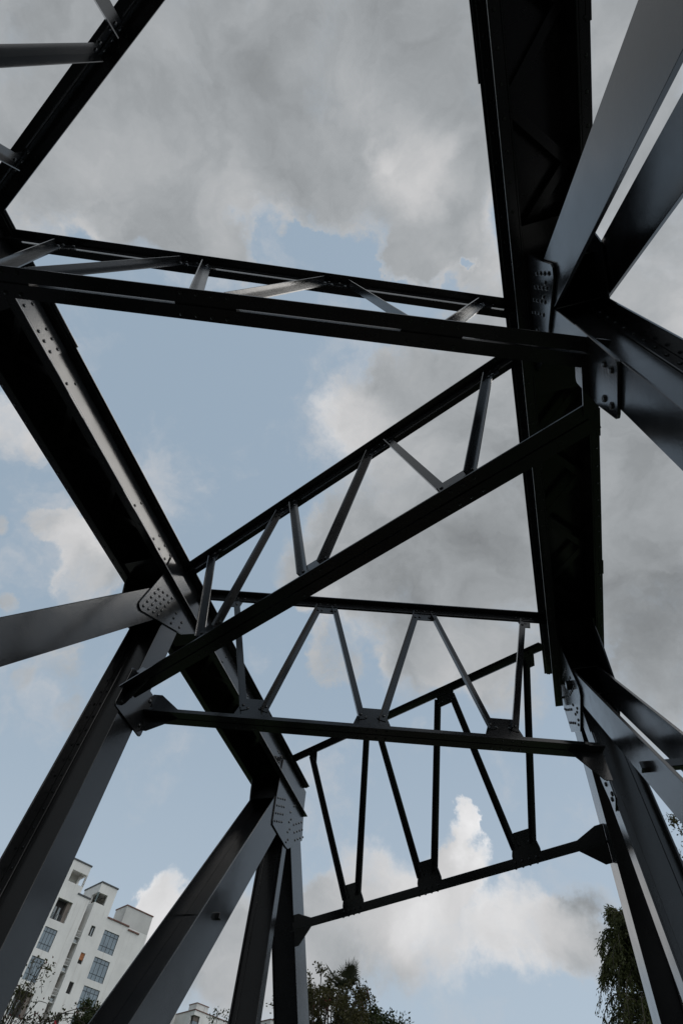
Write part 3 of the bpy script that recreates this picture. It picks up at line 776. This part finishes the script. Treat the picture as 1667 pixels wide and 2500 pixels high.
# ------------------------------------------------------------------ trees
BARK = material('bark', (0.085, 0.07, 0.055), 0.9, 0.35, 8, 0.5, 40)
def leaf_material(name, a, b, trans=0.25):
    m = bpy.data.materials.new(name); m.use_nodes = True
    t = NT(m.node_tree); bs = t.n['Principled BSDF']
    co = t.node('ShaderNodeTexCoord').outputs['Object']
    geo = t.node('ShaderNodeNewGeometry')
    f = t.math('ADD', t.math('MULTIPLY', t.ramp(t.noise(co, 0.8, 4, 0.6), 0.3, 0.7), 0.55), t.math('MULTIPLY', geo.outputs['Random Per Island'], 0.45))
    col = t.mix(f, a, b)
    t.put(bs.inputs['Base Color'], col); bs.inputs['Roughness'].default_value = 0.65; bs.inputs['Specular IOR Level'].default_value = 0.2
    tr = t.node('ShaderNodeBsdfTranslucent'); t.put(tr.inputs['Color'], col)
    mx = t.node('ShaderNodeMixShader'); mx.inputs[0].default_value = trans
    t.l.new(bs.outputs[0], mx.inputs[1]); t.l.new(tr.outputs[0], mx.inputs[2])
    t.l.new(mx.outputs[0], t.n['Material Output'].inputs['Surface'])
    return m
LEAF_CON = leaf_material('conifer_foliage', (0.05, 0.06, 0.025), (0.13, 0.135, 0.045))
LEAF_MID = leaf_material('broadleaf_foliage', (0.04, 0.042, 0.018), (0.10, 0.088, 0.03))
LEAF_DARK = leaf_material('dark_foliage', (0.028, 0.04, 0.018), (0.07, 0.085, 0.03))
LEAF_PALM = leaf_material('palm_foliage', (0.026, 0.03, 0.018), (0.06, 0.062, 0.03))
LEAF_BOUG = leaf_material('sparse_foliage', (0.03, 0.038, 0.015), (0.085, 0.085, 0.025))
FLOWER = leaf_material('dull_red_blossom', (0.12, 0.03, 0.03), (0.2, 0.06, 0.05))

def leaf(m, p, d, n, ln, wd, fold=0.25):
    """a folded pointed leaf blade starting at p, growing along d"""
    d = d.normalized(); s = d.cross(n)
    if s.length < 1e-4: s = d.orthogonal()
    s.normalize(); up = s.cross(d)
    mid = p + d * (ln * 0.45); 
    a = mid + s * wd * 0.5 + up * (wd * fold); b = mid - s * wd * 0.5 + up * (wd * fold)
    e = p + d * ln
    m.add([p, a, e, b, mid], [(0, 4, 1), (4, 2, 1), (0, 3, 4), (3, 2, 4)])
def rvec(r): 
    while True:
        v = Vector((r.uniform(-1, 1), r.uniform(-1, 1), r.uniform(-1, 1)))
        if 0.05 < v.length < 1: return v.normalized()
def at(az, dist, z): a = math.radians(az); return Vector((math.sin(a) * dist, math.cos(a) * dist, z))
def height(el, dist): return EYE + dist * math.tan(math.radians(el))

def weeping_tree(name, az, dist, el_top, radius, label, seed, n=150, leaves=46, group=None):
    r = random.Random(seed); base = at(az, dist, 0); base.z = ground_z(base.x, base.y) - 0.1
    top = height(el_top, dist); h = top - base.z
    root = thing(name, base, label, 'tree', group)
    m = MB(); tr = [base + Vector((0.12 * math.sin(k * 1.3), 0.1 * math.cos(k * 1.7), h * k / 9)) for k in range(10)]
    m.tube(tr, [0.24 * (1 - k / 9.6) + 0.01 for k in range(10)], 8)
    fol = MB()
    for i in range(n):
        f = r.random() ** 0.8
        z = base.z + h * (0.18 + 0.82 * f)
        k = (1 - f)
        L = radius * (0.10 + 1.08 * min(1, k * 1.55) ** 0.9) * r.uniform(0.55, 1.12)
        a = r.uniform(0, 2 * math.pi); out = Vector((math.cos(a), math.sin(a), 0))
        tt = (z - base.z) / h * 9; j = min(int(tt), 8); p0 = tr[j].lerp(tr[j + 1], tt - j)
        rise = r.uniform(0.25, 0.55) * L; droop = r.uniform(0.5, 0.95) * L
        pts = []
        for q in range(8):
            x = q / 7
            pts.append(p0 + out * (L * x) + Vector((0, 0, rise * math.sin(x * 2.0) - droop * x ** 2.6)))
        m.tube(pts, [0.035 * (1 - q / 8) + 0.004 for q in range(8)], 4)
        for q in range(leaves):
            x = 0.12 + 0.88 * r.random() ** 0.8; jj = min(int(x * 7), 6); p = pts[jj].lerp(pts[jj + 1], x * 7 - jj)
            dd = (pts[jj + 1] - pts[jj]).normalized()
            # short drooping side sprig carrying a few narrow leaves
            sd = (dd * 0.6 + rvec(r) * 0.8 + Vector((0, 0, -0.35))).normalized()
            sl = r.uniform(0.10, 0.30)
            for w_ in range(4):
                pp = p + sd * (sl * w_ / 3) + Vector((0, 0, -0.10 * sl * w_))
                leaf(fol, pp, sd * 0.7 + rvec(r) * 0.6 + Vector((0, 0, -0.45)), rvec(r), r.uniform(0.09, 0.17), r.uniform(0.028, 0.05))
    m.build('trunk', BARK, root, smooth=True)
    fol.build('crown', LEAF_CON, root)
    return root

def broad_tree(name, az, dist, el_top, rx, rz, mat, label, seed, clumps=60, per=70, size=0.09, spread=0.42, flowers=0, top_only=True):
    r = random.Random(seed); base = at(az, dist, 0); base.z = ground_z(base.x, base.y) - 0.1
    top = height(el_top, dist)
    root = thing(name, base, label, 'tree')
    m = MB(); cz = top - rz; cc = Vector((base.x, base.y, cz))
    fork = base.lerp(cc, 0.62)
    m.tube([base, base.lerp(fork, 0.5) + Vector((0.12, 0.05, 0)), fork], [0.26, 0.2, 0.15], 8)
    fol = MB(); fl = MB()
    for i in range(clumps):
        v = rvec(r); k = r.random() ** 0.45
        c = cc + Vector((v.x * rx * k, v.y * rx * k, v.z * rz * k))
        j = fork + Vector((v.x * 0.2, v.y * 0.2, 0.2))
        mid = j.lerp(c, 0.5) + Vector((0, 0, 0.12 * rx)) + rvec(r) * 0.15
        m.tube([fork, mid, c, c + (c - mid).normalized() * spread * 0.8], [0.06, 0.035, 0.016, 0.005], 4)
        cr = spread * r.uniform(0.6, 1.35)
        nn = int(per * r.uniform(0.5, 1.3))
        twigs = [(c + rvec(r) * 0.1, (rvec(r) + v * 0.5 + Vector((0, 0, 0.3))).normalized() * cr) for _ in range(7)]
        for q in range(nn):
            tp, tv = twigs[q % 7]; x = r.random()
            p = tp + tv * x + rvec(r) * (cr * 0.22)
            leaf(fol, p, tv.normalized() * 0.6 + rvec(r) * 0.8 + Vector((0, 0, -0.2)), rvec(r), size * r.uniform(0.7, 1.3), size * r.uniform(0.4, 0.65))
        if flowers and r.random() < flowers:
            for q in range(14):
                leaf(fl, c + rvec(r) * cr * r.random(), rvec(r), rvec(r), size * 0.7, size * 0.6)
    m.build('trunk', BARK, root, smooth=True)
    fol.build('crown', mat, root)
    if fl.v: fl.build('blossom', FLOWER, root)
    return root

def fan_palm(az, dist, el_c, label, seed, nfr=15, blade=0.62):
    r = random.Random(seed); base = at(az, dist, 0); base.z = ground_z(base.x, base.y) - 0.1
    c = Vector((base.x, base.y, height(el_c, dist)))
    root = thing('fan_palm', base, label, 'palm')
    m = MB(); m.tube([base, base.lerp(c, 0.5) + Vector((0.08, 0, 0)), c], [0.17, 0.13, 0.12], 8); m.build('trunk', BARK, root, smooth=True)
    fol = MB()
    for i in range(nfr):
        v = rvec(r); v.z = abs(v.z) * 1.3 - 0.25; v.normalize()
        hub = c + v * r.uniform(0.35, 0.75)
        fol.tube([c, hub], [0.014, 0.010], 4)
        s = v.cross(Vector((0, 0, 1))); s = s.normalized() if s.length > 0.05 else Vector((1, 0, 0)); up = s.cross(v)
        for k in range(17):
            a = (k - 8) / 8 * 1.35
            dd = v * math.cos(a) + s * math.sin(a) + up * 0.12
            leaf(fol, hub, dd + Vector((0, 0, -0.08)), up, blade * r.uniform(0.75, 1.05) * (1 - 0.25 * abs(a) / 1.35), 0.045, 0.5)
    fol.build('crown', LEAF_PALM, root)

weeping_tree('conifer_tree', 7.4, 24, 20.2, 3.1, 'tall feathery conifer with drooping sprays, half hidden by the right end post', 3, n=330, leaves=52)
broad_tree('leafy_tree', 17.5, 22, 26.6, 2.0, 2.4, LEAF_MID, 'olive green tree glimpsed in the narrow gap beside the right vertical post', 8, clumps=70, per=110, size=0.10)
broad_tree('leafy_tree', -17.6, 24, 16.3, 1.9, 2.0, LEAF_MID, 'sparse brownish green tree with small leaves, right beside the foot of the left end post', 21, clumps=170, per=120, size=0.10, spread=0.36, flowers=0.15)
fan_palm(-16.2, 26.5, 14.9, 'spiky fan palm rising out of the trees at the bottom centre', 6)
broad_tree('leafy_tree', -13.6, 27, 14.4, 1.7, 1.6, LEAF_DARK, 'low dark green tree sloping down to the right of the fan palm', 33, clumps=150, per=140, size=0.12, spread=0.38)
broad_tree('leafy_tree', -25.7, 40, 13.35, 0.95, 1.6, LEAF_DARK, 'small dark tree seen against the left edge of the vertical post by the far building', 41, clumps=26, per=60, size=0.13, spread=0.4)
broad_tree('leafy_tree', -35.8, 70, 12.35, 1.3, 1.5, LEAF_DARK, 'round dark green treetop in front of the lowest windows of the white apartment block', 52, clumps=70, per=110, size=0.20, spread=0.6)

# loose arching shrub tree in front of the apartment block
def arching_tree(az, dist, label, seed):
    r = random.Random(seed); base = at(az, dist, 0); base.z = ground_z(base.x, base.y) - 0.1
    root = thing('arching_tree', base, label, 'tree')
    m = MB(); fol = MB(); fl = MB()
    fork = Vector((base.x, base.y, 2.75)); m.tube([base, base.lerp(fork, 0.5) + Vector((0.06, 0, 0)), fork], [0.16, 0.12, 0.08], 8)
    right = Vector((math.cos(math.radians(az)), -math.sin(math.radians(az)), 0))
    for i in range(34):
        a = r.uniform(-1, 1); out = right * a * 1.0 + Vector((r.uniform(-0.5, 0.5), r.uniform(-0.5, 0.5), 0))
        top = r.uniform(0.6, 2.2) * (1 - 0.25 * abs(a))
        pts = []
        for q in range(9):
            x = q / 8
            pts.append(fork + out * (x ** 1.2) + Vector((0, 0, top * math.sin(x * 1.9) - 0.25 * x * x)) + rvec(r) * 0.03)
        m.tube(pts, [0.008 * (1 - q / 9) + 0.002 for q in range(9)], 4)
        lit = r.random() < 0.62
        for q in range(60 if lit else 14):
            x = 0.3 + 0.7 * r.random() ** 0.7; j = min(int(x * 8), 7); p = pts[j].lerp(pts[j + 1], x * 8 - j)
            tgt = fl if r.random() < 0.10 else fol
            leaf(tgt, p + rvec(r) * r.uniform(0.01, 0.13), rvec(r) + Vector((0, 0, -0.2)), rvec(r), r.uniform(0.03, 0.065), r.uniform(0.018, 0.034))
    m.build('trunk', BARK, root, smooth=True); fol.build('crown', LEAF_BOUG, root); fl.build('blossom', FLOWER, root)
arching_tree(-41.4, 11.5, 'loose arching shrub tree with bare twigs and red blossoms before the white block', 77)
